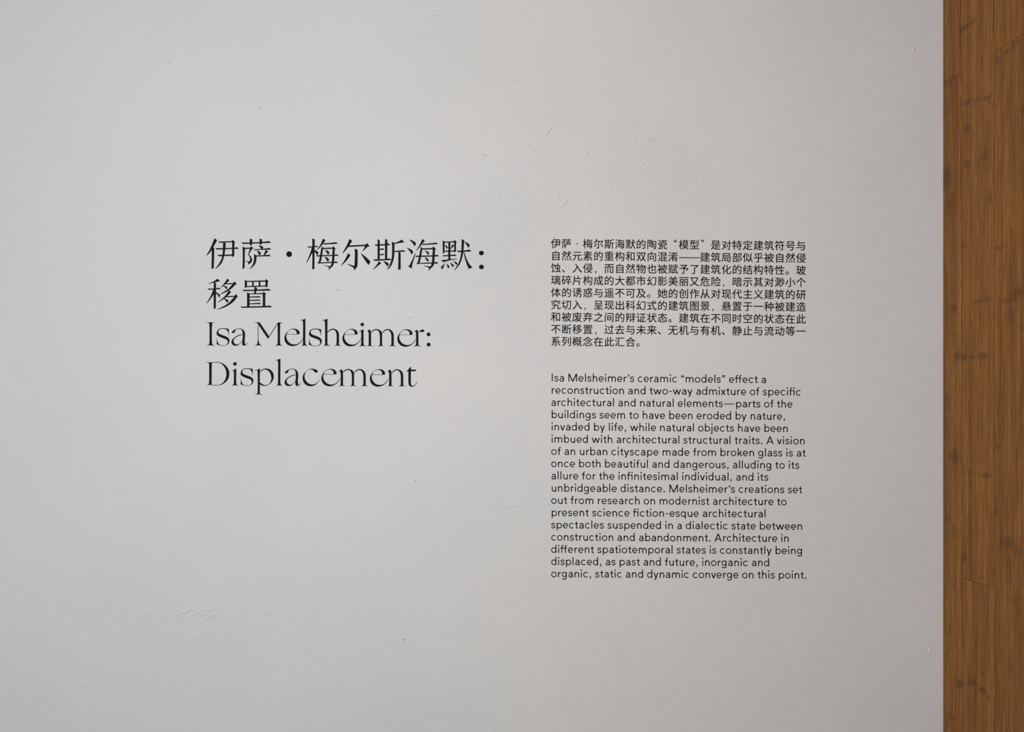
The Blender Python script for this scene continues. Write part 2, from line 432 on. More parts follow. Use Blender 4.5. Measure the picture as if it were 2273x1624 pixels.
def circle(cx, cy, r, n=20, ry=None):
    return [(cx + r * math.cos(2 * math.pi * k / n), cy + (ry or r) * math.sin(2 * math.pi * k / n)) for k in range(n)]

class Film:
    """outlines given in photograph pixels, cut from thin film lying on the wall"""
    def __init__(s): s.V = []; s.F = []; s.k = 0
    def _put(s, pts):
        n0 = len(s.V); n = len(pts)
        area2 = sum(pts[i][0] * pts[(i + 1) % n][1] - pts[(i + 1) % n][0] * pts[i][1] for i in range(n))
        if area2 < 0: pts = pts[::-1]
        W = [px(*p) for p in pts]
        s.k += 1; top = -THK - s.k * 6e-6      # overlapping strokes must not share a plane
        s.V += [(x, top, z) for x, z in W] + [(x, -GAPW, z) for x, z in W]
        return n0, n, W
    def poly(s, pts):
        n0, n, W = s._put(pts)
        for tr in tessellate_polygon([[Vector((x, z, 0)) for x, z in W]]):
            a, b, c = tr
            A, B, Cc = W[a], W[b], W[c]
            cr = (B[0] - A[0]) * (Cc[1] - A[1]) - (B[1] - A[1]) * (Cc[0] - A[0])
            s.F.append((n0 + a, n0 + b, n0 + c) if cr > 0 else (n0 + a, n0 + c, n0 + b))
        s._sides(n0, n)
    def _sides(s, n0, n):
        for i in range(n):
            j = (i + 1) % n
            s.F.append((n0 + i, n0 + j, n0 + n + j, n0 + n + i))
    def strip(s, L, R):
        """band between two point rows"""
        pts = L + R[::-1]; n = len(pts); m = len(L)
        W = [px(*p) for p in pts]; n0 = len(s.V)
        s.k += 1; top = -THK - s.k * 6e-6
        s.V += [(x, top, z) for x, z in W] + [(x, -GAPW, z) for x, z in W]
        for i in range(m - 1):
            q = (i, i + 1, n - 2 - i, n - 1 - i)
            A, B, Cc = W[q[0]], W[q[1]], W[q[2]]
            cr = (B[0] - A[0]) * (Cc[1] - A[1]) - (B[1] - A[1]) * (Cc[0] - A[0])
            s.F.append(tuple(n0 + k for k in (q if cr > 0 else q[::-1])))
        s._sides(n0, n)
    def build(s, name, mat, parent):
        xs = [v[0] for v in s.V]; zs = [v[2] for v in s.V]
        c = ((min(xs) + max(xs)) / 2, 0, (min(zs) + max(zs)) / 2)
        V = [(x - c[0], y, z - c[2]) for x, y, z in s.V]
        base = Vector((0, 0, 0)); p = parent
        while p: base += p.location; p = p.parent
        return mesh_obj(name, V, s.F, mat, parent, Vector(c) - base)

# ------------------------------------------------------------------ large title, Chinese
S = 20.3                        # outline units per photograph pixel
HAN = {
 '伊': (454, 524, ["447,92 572,182 ~400,485 ~260,715 105,872 82,855 ~215,640 ~355,330", "400,500 440,530 432,900 418,1435 315,1482 325,900 325,560",
   "610,245 1240,222 1240,148 1388,262 1350,290 1338,895 1240,942 1243,272 658,302", "485,540 1340,525 1465,490 1548,575 1340,575 545,605",
   "575,845 1245,820 1245,882 640,910", "835,260 875,272 958,320 ~935,600 ~885,900 ~790,1180 ~650,1350 510,1470 490,1452 ~610,1300 ~740,1080 ~795,900 ~825,600"]),
 '萨': (530, 524, ["112,285 600,280 1000,262 1370,222 1462,302 185,350", "495,100 610,150 605,385 498,425", "938,98 1050,148 1045,360 940,390",
   "172,455 265,520 280,575 262,1430 165,1480 182,900",
   "265,520 515,512 562,450 665,550 600,580 ~500,740 450,815 ~545,920 ~605,1060 ~570,1170 500,1230 435,1280 418,1255 430,1200 ~380,1160 268,1110 270,1090 ~460,1135 ~505,1080 ~490,940 408,820 ~470,680 495,570 280,580",
   "885,400 ~1060,455 1112,490 1070,590 1015,580", "662,592 1000,575 1385,530 1475,602 710,632", "810,640 ~930,690 1012,765 945,862 915,850",
   "1215,615 1335,680 1165,860 1110,862", "682,795 785,862 1100,858 1375,830 1458,905 800,915 ~795,1050 ~740,1250 ~640,1370 500,1490 485,1475 ~600,1320 ~670,1150 ~690,950"]),
 '梅': (676, 524, ["112,470 345,460 570,435 632,495 450,495 170,522", "348,98 462,150 455,500 450,900 445,1465 345,1505 352,900",
   "330,500 420,500 ~360,720 ~240,960 ~160,1100 95,1202 78,1188 ~200,900 ~280,680", "440,625 ~560,670 632,740 580,865 ~520,790 440,680",
   "832,98 948,188 ~870,290 ~740,460 570,632 555,615 ~680,440 ~760,280", "850,322 1100,308 1430,268 1500,345 840,378",
   "775,465 860,530 ~835,590 ~790,870 ~725,1170 655,1225 625,1250 580,1210 ~640,1150 ~690,900 ~745,600",
   "850,528 1262,512 1285,438 1400,555 1365,600 ~1355,800 ~1330,1180 ~1290,1320 ~1190,1420 1095,1528 1075,1510 1105,1450 1100,1410 ~1000,1360 875,1312 878,1295 ~1000,1330 1160,1350 ~1210,1240 ~1240,1000 1262,570 835,585",
   "512,862 1255,842 1470,818 1545,885 790,905 570,918", "650,1182 1230,1158 1440,1138 1508,1212 1200,1210 640,1230", "915,608 ~1040,655 1130,738 1072,838 1050,830", "895,915 ~1030,970 1112,1058 1058,1160 1030,1140"]),
 '尔': (752, 524, ["475,125 612,212 ~480,410 ~350,590 180,782 162,765 ~300,520 ~420,280",
   "430,418 1200,378 1235,350 1272,305 1402,462 1320,465 ~1200,570 1090,680 1070,662 ~1130,560 1185,445 440,487",
   "712,560 848,610 ~852,900 ~840,1340 ~800,1420 685,1535 668,1520 675,1430 ~600,1380 378,1262 385,1242 705,1340 ~722,900 ~722,700",
   "412,770 532,855 ~360,1090 125,1330 105,1315 ~270,1070", "1012,775 ~1210,930 1405,1110 ~1420,1160 1335,1302 ~1180,1080 998,795"]),
 '斯': (824, 524, ["285,128 385,185 382,1060 285,1065", "620,115 728,170 720,1040 620,1045", "142,375 600,355 790,325 860,405 205,438", "382,570 540,545 598,608 382,628",
   "382,812 545,785 600,848 382,858", "90,1045 620,1030 830,1002 912,1078 150,1115", "345,1128 455,1220 ~280,1360 100,1502 82,1485 ~230,1310",
   "530,1125 ~700,1170 795,1250 742,1382 ~640,1250", "930,240 1040,305 1052,350 1045,700 ~1025,960 ~940,1250 ~850,1400 740,1505 718,1490 ~810,1330 ~895,1100 ~930,880 942,600",
   "1040,305 ~1200,250 1385,155 1492,275 ~1200,320 1050,352", "1045,665 1470,628 1542,700 1045,715", "1222,690 1325,745 1330,1480 1215,1530"]),
 '海': (900, 524, ["195,150 ~380,230 470,310 ~465,370 412,462 ~330,330 182,170", "75,518 ~250,600 350,690 ~330,750 285,835 ~190,680 62,535",
   "428,762 448,775 ~400,980 ~330,1200 275,1465 105,1345 170,1330 ~300,1080 ~390,870", "762,115 872,208 ~760,350 ~640,500 498,655 480,640 ~610,440 ~700,270",
   "775,345 1000,332 1400,290 1470,358 770,398", "700,478 780,545 ~755,640 ~700,930 ~640,1190 600,1245 540,1278 500,1222 550,1180 ~600,960 ~650,700",
   "780,548 1225,528 1245,450 1375,575 1338,600 ~1320,850 ~1290,1220 ~1240,1360 ~1150,1440 1060,1550 1040,1535 1065,1440 ~960,1385 830,1345 835,1322 ~960,1345 1125,1362 ~1180,1230 ~1205,1000 1228,590 770,605",
   "425,880 1215,862 1440,835 1515,910 480,938", "600,1205 1190,1182 1415,1160 1485,1235 600,1245", "862,630 ~980,680 1075,760 1015,860 ~960,760", "845,945 ~970,990 1058,1080 1000,1168 ~940,1070"]),
 '默': (976, 524, ["130,185 218,245 225,290 215,740 140,795", "218,245 640,228 655,150 768,265 735,300 735,690 650,745 650,282 225,292", "215,655 650,638 650,690 215,708",
   "385,265 480,310 482,1050 385,1055", "218,380 ~310,430 370,500 320,590 ~280,500", "575,360 660,430 ~560,520 480,580 470,555 ~520,480",
   "120,858 400,848 705,822 772,885 165,912", "78,1078 ~450,1040 785,998 788,1020 ~450,1095 150,1172", "215,1215 230,1220 ~190,1350 120,1505 45,1395 ~140,1310",
   "300,1220 ~390,1300 452,1365 375,1472 ~340,1350", "462,1180 ~580,1250 650,1325 585,1405 ~530,1310", "612,1105 ~730,1160 805,1225 755,1318 ~690,1220",
   "770,655 1000,650 1180,632 1350,600 1425,688 820,718", "985,130 1108,190 ~1090,420 ~1060,720 ~990,1050 ~880,1300 655,1540 640,1525 ~800,1300 ~910,1040 ~965,720 ~985,400",
   "1068,690 1095,690 ~1190,960 ~1310,1220 1480,1410 1400,1435 1315,1485 ~1190,1190 ~1110,900", "1110,240 ~1260,310 1362,412 1290,530 ~1210,390"]),
 '移': (454, 612, ["590,125 700,238 ~450,300 190,362 182,345 ~400,250", "420,290 470,300 522,345 510,1450 415,1505 410,900", "130,575 410,568 670,535 738,602 500,605 190,632",
   "385,620 470,620 ~420,820 ~300,1000 105,1250 88,1232 ~250,960 ~330,790", "505,730 ~620,790 712,875 658,1000 ~600,870 505,790",
   "1025,115 1120,210 ~1000,320 ~880,430 745,530 728,515 ~860,370 ~960,230",
   "985,335 1315,318 1355,245 1462,375 1400,390 ~1250,540 ~1100,650 ~930,750 725,830 710,810 ~900,700 ~1050,600 ~1150,500 1262,370 920,388",
   "880,445 ~960,470 1035,520 985,618 ~930,540 845,465", "1090,650 1130,655 1195,735 ~1080,860 ~950,990 ~800,1080 612,1198 595,1185 ~760,1050 ~900,930 ~1010,790",
   "1050,910 1360,895 1412,815 1512,940 1465,955 ~1350,1120 ~1200,1250 ~950,1400 575,1522 568,1500 ~800,1400 ~1050,1250 ~1220,1080 1335,950 955,965",
   "910,1030 ~1000,1055 1085,1110 1030,1232 ~960,1130 870,1045"]),
 '置': (530, 612, ["268,172 372,235 372,500 272,560", "372,230 1205,205 1225,130 1348,252 1305,290 1300,480 1222,522 1205,490 1200,262 372,278", "372,458 900,445 1200,435 1205,485 372,508",
   "598,240 670,240 680,480 605,485", "895,235 975,232 980,470 900,475", "155,630 700,625 1360,585 1452,665 205,692", "712,480 760,505 835,550 ~800,660 765,800 690,805 ~700,650",
   "372,740 490,790 488,1400 372,1402", "490,795 1090,772 1090,705 1235,805 1195,840 1195,1370 1080,1375 1080,825 490,832",
   "488,935 935,912 1002,972 488,980", "488,1088 940,1065 1005,1118 488,1132", "488,1240 955,1210 1018,1272 488,1280", "75,1385 1080,1360 1425,1335 1505,1415 135,1442"]),
}
def block(name, x, y, label):
    X, Z = px(x, y)
    return tag(empty(name, (X, 0, Z)), label, 'wall text')

def crop_poly(film, x0, y0, spec, dx=0.0, dy=0.0):
    film.poly([(x0 + u / S + dx, y0 + v_ / S + dy) for u, v_ in curve(spec)])

han_title = block('chinese_title', 770, 610, 'large black Chinese serif title in two lines, above the large Latin title')
l1 = empty('title_line', (0, 0, 0), han_title)
l2 = empty('title_line', (0, 0, 0), han_title)
for ch, (x0, y0, strokes) in HAN.items():
    fm = Film()
    for s_ in strokes: crop_poly(fm, x0, y0, s_)
    fm.build('character', VINYL, l1 if y0 == 524 else l2)
fm = Film(); fm.poly(circle(641.9, 563.9, 6.4, 32)); fm.build('middle_dot', VINYL, l1)
fm = Film(); fm.poly(circle(1068.5, 561.5, 5.5, 28, 5.1)); fm.build('colon_dot', VINYL, l1)
fm = Film(); fm.poly(circle(1068.6, 592.3, 5.5, 28, 5.1)); fm.build('colon_dot', VINYL, l1)

# ------------------------------------------------------------------ large title, Latin
GL = {
 'I': (454, 700, ["105,295 280,308 458,298 460,322 ~370,325 ~345,420 330,700 330,1100 ~350,1290 ~385,1325 455,1335 455,1358 280,1345 105,1352 102,1330 ~185,1320 ~215,1240 225,1000 225,600 ~212,380 ~185,328 105,322"]),
 's': (454, 700, ["1095,602 1092,890 1075,890 ~1055,740 ~970,630 ~840,602 ~700,620 ~622,710 ~660,810 ~830,890 ~1010,960 ~1110,1060 ~1122,1160 ~1060,1290 ~920,1362 ~740,1355 548,1295 550,1010 562,1010 ~590,1180 ~680,1310 ~840,1345 ~980,1320 ~1050,1190 ~1000,1090 ~830,1020 ~660,950 ~560,870 ~548,760 ~610,640 ~740,575 ~880,570"]),
 'a': (454, 700, ["~1225,750 ~1300,670 ~1430,605 ~1570,576 ~1720,625 ~1812,750 ~1828,900 ~1812,1150 ~1830,1280 1868,1325 1950,1228 1970,1248 ~1870,1335 ~1775,1362 ~1715,1330 ~1695,1220 ~1715,1000 ~1718,830 ~1690,690 ~1640,620 ~1540,602 ~1440,630 ~1380,700 ~1340,775 ~1290,792 ~1240,780",
   "1715,838 1715,862 ~1520,930 ~1360,1030 ~1305,1140 ~1340,1240 ~1420,1295 ~1500,1300 ~1600,1240 1705,1120 1705,1150 ~1600,1270 ~1490,1345 ~1390,1365 ~1280,1330 ~1215,1240 ~1215,1160 ~1270,1060 ~1400,950 ~1540,880"]),
 'M': (560, 700, ["250,380 276,440 280,1050 ~300,1200 ~350,1310 455,1338 455,1358 270,1345 125,1358 122,1335 ~200,1310 ~235,1200 252,1050", "120,310 320,302 350,335 765,945 745,990 710,1048 690,1030 290,440 ~220,350 122,330",
   "1165,305 1150,380 715,1045 690,1010 760,920", "1165,302 1250,315 1370,312 1370,338 ~1275,350 ~1258,480 1252,1000 ~1260,1270 ~1290,1325 1365,1340 1365,1360 1195,1350 1025,1358 1022,1338 ~1115,1315 ~1140,1200 1142,600 1138,400 1120,390"]),
 'e': (755, 700, ["740,855 ~780,835 ~790,780 ~740,680 ~640,620 ~500,604 ~360,640 ~220,760 ~130,900 ~100,1020 ~130,1180 ~240,1320 ~400,1385 ~520,1388 ~680,1340 ~840,1220 950,1040 950,1000 ~860,1150 ~740,1260 ~620,1305 ~520,1308 ~380,1270 ~260,1160 ~195,1020 ~195,900 ~230,800 ~300,700 ~400,645 ~500,640 ~600,680 ~655,780 ~640,835 600,850",
   "205,845 640,842 700,830 740,856 600,860 205,863"]),
 'l': (660, 700, ["135,208 ~250,185 355,138 365,160 362,1000 ~368,1270 ~400,1330 455,1345 455,1365 305,1355 180,1368 175,1348 ~235,1330 ~250,1230 255,800 ~255,330 ~235,240 ~200,222 138,228"]),
 'h': (660, 700, ["1125,208 ~1240,185 1345,138 1358,160 1358,1290 1375,1325 1460,1340 1460,1368 1300,1355 1165,1368 1165,1350 ~1235,1330 ~1248,1230 1245,400 ~1230,260 ~1200,225 1130,232",
   "1355,740 ~1430,660 ~1530,605 ~1640,595 ~1780,650 ~1865,780 ~1878,950 1878,1280 ~1900,1335 1960,1350 1960,1370 1820,1358 1685,1370 1680,1350 ~1750,1330 ~1765,1250 1768,900 ~1735,740 ~1670,660 ~1580,645 ~1470,685 1355,780"]),
 'i': (755, 700, ["835,695 ~950,670 1045,605 1058,625 1055,1000 ~1062,1290 ~1090,1345 1155,1360 1155,1380 1000,1370 850,1385 845,1365 ~920,1340 ~945,1250 948,900 ~945,760 ~925,712 838,708", "O998,403,80"]),
 'm0': (740, 790, ["255,660 ~330,620 375,590 ~425,680 432,740 438,1000 435,1300 455,1325 532,1332 532,1352 380,1342 255,1358 250,1338 ~310,1320 ~325,1230 328,900 328,770 ~300,700"]),
 'm1': (740, 790, ["432,725 ~500,640 ~600,590 ~700,580 ~820,620 ~905,700 935,770 935,1290 ~950,1330 1035,1338 1035,1358 880,1345 735,1358 732,1338 ~810,1320 ~828,1230 828,900 ~800,730 ~730,645 ~650,625 ~540,665 432,760"]),
 'm2': (740, 790, ["938,740 ~1010,650 ~1110,590 ~1210,580 ~1340,630 ~1430,740 ~1458,880 1458,1290 ~1470,1325 1545,1340 1545,1360 1390,1348 1238,1358 1235,1338 ~1320,1320 ~1348,1230 1348,880 ~1310,730 ~1240,650 ~1160,625 ~1060,665 938,775"]),
 'r': (860, 700, ["1215,700 ~1285,665 1328,628 ~1375,710 1395,790 1398,1300 1415,1350 1498,1368 1498,1388 1340,1372 1190,1390 1188,1370 ~1260,1345 ~1285,1270 1288,900 1285,800 ~1265,740",
   "1395,765 ~1450,690 ~1550,640 ~1640,640 1665,660 ~1630,730 ~1590,750 ~1500,735 1430,745"]),
 ':': (860, 700, ["O1853,850,87", "O1855,1308,88"]),
 'D': (454, 790, ["85,268 270,283 400,270 ~345,300 ~330,420 322,800 322,1290 85,1318 82,1300 ~170,1285 ~200,1200 210,900 208,450 ~195,320 ~165,295 88,292",
   "330,272 580,268 ~740,295 ~940,410 ~1080,600 ~1118,800 ~1070,1020 ~930,1190 ~760,1290 ~590,1320 300,1315 300,1292 580,1298 ~760,1250 ~900,1110 ~970,920 ~980,760 ~930,560 ~820,400 ~700,315 ~570,295 330,298"]),
 'p': (560, 800, ["115,430 ~230,410 325,348 342,360 342,1500 455,1518 455,1538 270,1522 118,1535 115,1512 ~215,1495 ~240,1400 240,560 ~230,470 ~200,440 118,450",
   "340,520 ~400,430 ~520,370 ~640,355 ~800,400 ~930,540 ~968,700 ~930,880 ~830,1020 ~700,1110 ~560,1140 ~430,1120 340,1070 335,965 ~440,1050 ~570,1100 ~700,1080 ~800,990 ~855,830 ~840,660 ~760,500 ~650,420 ~560,405 ~440,450 340,550"]),
 'c': (625, 790, ["~1560,750 ~1620,725 ~1628,670 ~1540,600 ~1380,568 ~1220,600 ~1070,710 ~970,860 ~945,1000 ~985,1160 ~1090,1290 ~1260,1355 ~1400,1350 ~1560,1270 1722,1065 1710,1055 ~1600,1190 ~1480,1262 ~1370,1275 ~1220,1230 ~1090,1100 ~1040,960 ~1045,840 ~1100,700 ~1200,625 ~1320,605 ~1420,640 ~1510,735"]),
 't': (840, 790, ["1262,692 1455,475 1468,465 1468,605 ~1600,608 1718,610 ~1680,660 1648,690 1465,685 1460,1180 ~1480,1290 ~1530,1340 ~1600,1325 ~1660,1270 1728,1165 1745,1178 ~1670,1300 ~1580,1370 ~1480,1385 ~1390,1330 ~1355,1230 1348,1000 1348,690"]),
}
def big(parent, parts):
    """one cut letter from one or more traced pieces: (glyph, dx, dy)"""
    fm = Film()
    for g, dx, dy in parts:
        x0, y0, specs = GL[g]
        for s_ in specs:
            if s_[0] == 'O':
                u, v_, r = (float(q) for q in s_[1:].split(','))
                fm.poly(circle(x0 + u / S + dx, y0 + v_ / S + dy, r / S, 28))
            else: crop_poly(fm, x0, y0, s_, dx, dy)
    return fm.build('letter', VINYL, parent)
lat_title = block('latin_title', 710, 790, 'large black Latin serif title in two lines, below the large Chinese title')
l1 = empty('title_line', (0, 0, 0), lat_title)
l2 = empty('title_line', (0, 0, 0), lat_title)
for parts in ([('I', 0, 0)], [('s', 0, 0)], [('a', 0, 0)], [('M', 0, 0)], [('e', -128.7, -0.5)], [('l', 0, 0)], [('s', 205.0, 1.0)], [('h', 0, 0)], [('e', 0, 0)], [('i', 0, 0)],
              [('m0', 62.2, -88.6), ('m1', 62.2, -88.6), ('m2', 62.2, -88.6)], [('e', 121.9, 0.85)], [('r', 0, 0)], [(':', 0, 0)]):
    big(l1, parts)
for parts in ([('D', 0, 0)], [('i', -282.6, 87.4)], [('s', 53.2, 88.9)], [('p', 0, 0)], [('l', -55.4, 88.6)], [('a', 118.0, 89.3)], [('c', 0, 0)], [('e', -46.8, 88.5)],
              [('m0', 0, 0), ('m1', 0, 0), ('m2', 0, 0)], [('e', 60.9, 89.3)], [('m0', 107.6, 0.6), ('m2', 83.2, 0.6)], [('t', 0, 0)]):
    big(l2, parts)

# ------------------------------------------------------------------ small Latin text: monoline sans drawn from skeletons
U = 11.365                      # skeleton units per photograph pixel
ST = 23.8                       # stroke width
def arc(cx, cy, rx, ry, a0, a1, n=14):
    return [(cx + rx * math.cos(math.radians(a0 + (a1 - a0) * k / n)), cy + ry * math.sin(math.radians(a0 + (a1 - a0) * k / n))) for k in range(n + 1)]
def spl(*p, n=4):
    out = []
    for i in range(len(p) - 1):
        a = p[i - 1] if i else p[i]; b, c = p[i], p[i + 1]; d = p[i + 2] if i + 2 < len(p) else c
        for k in range(n):
            u = k / n
            out.append(tuple(0.5 * (2 * b[j] + (c[j] - a[j]) * u + (2 * a[j] - 5 * b[j] + 4 * c[j] - d[j]) * u * u + (3 * b[j] - a[j] - 3 * c[j] + d[j]) * u ** 3) for j in (0, 1)))
    return out + [p[-1]]
def LN(*p, w=ST): return ('s', list(p), w)
def CV(p, w=ST - 2): return ('s', p, w)
def PA(x0, y0, x1, y1, w=27): return ('p', [(x0 - w / 2, y0), (x0 + w / 2, y0), (x1 + w / 2, y1), (x1 - w / 2, y1)])
def DOT(x, y, r): return ('p', circle(x, y, r, 14))
def COMMA(x, y, m=1): return [DOT(x, y, 17.5), ('p', [(x + 17.5 * m, y + 2 * m), (x + 16 * m, y - 14 * m), (x + 8 * m, y - 36 * m), (x - 9 * m, y - 54 * m), (x - 18 * m, y - 46 * m), (x - 7 * m, y - 30 * m), (x - 2 * m, y - 14 * m), (x + 2 * m, y)])]
H = ST / 2
STEMS = {'i': [LN((H, 0), (H, 131)), DOT(H, 184, 18.5)]}
SANS = {  # left bearing, width, right bearing, pieces
 'a': (16, 113, 21, [CV(arc(59, 84, 42, 43.5, 0, 152) [::-1] + [(101, 60), (101, 0)], ST), CV(spl((101, 77), (66, 74), (30, 67), (12, 38), (24, 15), (52, 9), (84, 21), (101, 46)))]),
 'b': (23, 131, 11, [LN((H, 0), (H, 205)), CV(arc(66, 68.5, 53, 60, 0, 360, 26))]),
 'c': (11, 129, 9, [CV(arc(68, 68.5, 56, 60, 43, 317, 20))]),
 'd': (11, 131, 23, [LN((118.5, 0), (118.5, 205)), CV(arc(65, 68.5, 53, 60, 0, 360, 26))]),
 'e': (11, 131, 12, [CV(arc(65.5, 68.5, 54, 60, -1, 318, 24)), LN((14, 66), (126, 66), w=20)]),
 'f': (6, 83, 9, [CV([(41, 0), (41, 140)] + arc(72, 150, 31, 39, 178, 70, 7), ST), LN((0, 121), (80, 121), w=22)]),
 'g': (11, 128, 23, [CV(arc(63, 74, 51, 54.5, 0, 360, 24)), CV([(115.5, 131), (115.5, 0)] + arc(63, -3, 52.5, 44, 0, -160, 10), ST - 1)]),
 'h': (23, 114, 22, [LN((H, 0), (H, 205)), CV(arc(57, 80, 44.5, 46, 172, 0) + [(101.5, 0)], ST)]),
 'i': (23, 25, 23, STEMS['i']),
 'j': (23, 25, 23, [CV([(H, 131), (H, -20)] + spl((H, -26), (6, -44), (-8, -48), (-22, -46)), ST), DOT(H, 184, 18.5)]),
 'k': (23, 118, 3, [LN((H, 0), (H, 205)), PA(96, 132, 22, 48, 34), PA(50, 84, 102, 0, 32)]),
 'l': (23, 25, 23, [LN((H, 0), (H, 205))]),
 'm': (23, 198, 22, [LN((H, 0), (H, 132)), CV(arc(56, 82, 43, 44, 172, 0) + [(99, 0)], ST), CV(arc(142.5, 82, 43, 44, 172, 0) + [(185.5, 0)], ST)]),
 'n': (23, 115, 22, [LN((H, 0), (H, 132)), CV(arc(58, 80, 44.5, 46, 172, 0) + [(102.5, 0)], ST)]),
 'o': (11, 139, 12, [CV(arc(69.5, 68.5, 57.5, 60, 0, 360, 28))]),
 'p': (23, 133, 11, [LN((H, -52), (H, 132)), CV(arc(67, 68.5, 54, 60, 0, 360, 26))]),
 'q': (11, 131, 23, [LN((118.5, -52), (118.5, 132)), CV(arc(65, 68.5, 53, 60, 0, 360, 26))]),
 'r': (23, 74, 7, [LN((H, 0), (H, 132)), CV(arc(64, 72, 51, 51, 172, 77, 9))]),
 's': (9, 105, 11, [CV(spl((95, 104), (80, 121), (53, 128), (25, 119), (15, 99), (27, 81), (53, 72), (80, 62), (92, 39), (80, 16), (53, 8.5), (25, 14), (9, 37)))]),
 't': (11, 79, 11, [CV([(39, 172), (39, 42)] + spl((39, 40), (43, 17), (57, 10), (79, 11)), ST), LN((0, 121), (78, 121), w=22)]),
 'u': (23, 115, 22, [CV([(H, 132)] + arc(57, 56, 44.5, 47, 180, 352), ST), LN((102.5, 0), (102.5, 132))]),
 'v': (5, 123, 5, [PA(13.5, 132, 61.5, 0), PA(109.5, 132, 61.5, 0)]),
 'w': (5, 208, 5, [PA(13, 132, 60, 0, 26), PA(104, 128, 60, 0, 26), PA(104, 128, 148, 0, 26), PA(195, 132, 148, 0, 26)]),
 'x': (4, 122, 6, [PA(15, 132, 107, 0, 31), PA(107, 132, 15, 0, 31)]),
 'y': (4, 130, 9, [PA(13.5, 132, 67, 2), PA(116.5, 132, 42, -58)]),
 'A': (9, 183, 12, [PA(13.5, 0, 91.5, 198, 28), PA(169.5, 0, 91.5, 198, 28), LN((42, 60), (141, 60), w=22)]),
 'I': (23, 26, 30, [LN((13, 0), (13, 201))]),
 'M': (23, 218, 23, [LN((H, 0), (H, 198)), LN((205.5, 0), (205.5, 198)), PA(15, 198, 109, 0, 30), PA(203, 198, 109, 0, 30)]),
 '.': (22, 36, 22, [DOT(18, 17, 18.5)]),
 ',': (18, 42, 24, COMMA(24, 17)),
 '’': (19, 42, 6, COMMA(24, 174)),
 '”': (15, 87, 16, COMMA(22, 174) + COMMA(66, 174)),
 '“': (14, 87, 7, COMMA(21, 140, -1) + COMMA(65, 140, -1)),
 '-': (18, 70, 20, [LN((0, 80), (70, 80), w=20)]),
 '—': (20, 262, 22, [LN((0, 82), (262, 82), w=19)]),
 'ﬁ': (6, 138, 22, [CV([(35, 0), (35, 140)] + arc(66, 150, 31, 39, 178, 66, 7), ST), LN((0, 121), (137, 121), w=22), LN((125, 0), (125, 131)), DOT(126, 184, 18.5)]),
 'ﬀ': (6, 171, 9, [CV([(37, 0), (37, 140)] + arc(68, 150, 31, 39, 178, 66, 7), ST), CV([(125, 0), (125, 140)] + arc(156, 150, 31, 39, 178, 70, 7), ST), LN((0, 121), (168, 121), w=22)]),
}
def slope(y): return 0.0078 - (y - 875) * 5.9e-6
def stroke_rows(p, w):
    L, R = [], []
    n = len(p); closed = n > 3 and math.dist(p[0], p[-1]) < 0.01
    for i in range(n):
        a = p[i - 1] if i else (p[-2] if closed else p[0]); b = p[i + 1] if i < n - 1 else (p[1] if closed else p[-1])
        d = (b[0] - a[0], b[1] - a[1]); m = math.hypot(*d) or 1
        nx, ny = -d[1] / m, d[0] / m
        L.append((p[i][0] + nx * w / 2, p[i][1] + ny * w / 2)); R.append((p[i][0] - nx * w / 2, p[i][1] - ny * w / 2))
    return L, R
def sans_line(text): return text.replace('ff', 'ﬀ').replace('fi', 'ﬁ')
TEXT = ["Isa Melsheimer’s ceramic “models” effect a", "reconstruction and two-way admixture of specific", "architectural and natural elements—parts of the", "buildings seem to have been eroded by nature,",
        "invaded by life, while natural objects have been", "imbued with architectural structural traits. A vision", "of an urban cityscape made from broken glass is at", "once both beautiful and dangerous, alluding to its",
        "allure for the infinitesimal individual, and its", "unbridgeable distance. Melsheimer’s creations set", "out from research on modernist architecture to", "present science fiction-esque architectural",
        "spectacles suspended in a dialectic state between", "construction and abandonment. Architecture in", "different spatiotemporal states is constantly being", "displaced, as past and future, inorganic and", "organic, static and dynamic converge on this point."]
ENDS = [1700.1, 1778.0, 1758.9, 1742.4, 1748.5, 1785.8, 1788.1, 1774.1, 1705.3, 1780.2, 1745.9, 1699.1, 1780.5, 1750.7, 1780.2, 1707.2, 1789.9]
X0 = 1222.5
latin_text = block('latin_paragraph', 1505, 1060, 'long black Latin text paragraph in small sans letters, below the Chinese paragraph')
for k, line in enumerate(TEXT):
    y0 = 846.1 + 27.16 * k
    ln = empty('text_line', (0, 0, 0), latin_text)
    t_ = sans_line(line)
    tot = sum(69 if c == ' ' else sum(SANS[c][:3]) for c in t_) - SANS[t_[-1]][2]
    sx = (ENDS[k] - X0) * U / tot
    pen = 0; sl = slope(y0); film = None
    for c in t_ + ' ':
        if c == ' ':
            if film: film.build('word', VINYL_TEXT, ln)
            film = None; pen += 69; continue
        if film is None: film = Film()
        lb, wd, rb, pieces = SANS[c]
        ox = pen + lb
        def P(q):
            x = X0 + (ox + q[0]) * sx / U
            return (x, y0 - q[1] / U + sl * (x - X0))
        for pc in pieces:
            if pc[0] == 'p': film.poly([P(q) for q in pc[1]])
            else:
                L, R = stroke_rows(pc[1], pc[2])
                film.strip([P(q) for q in L], [P(q) for q in R])
        pen += lb + wd + rb

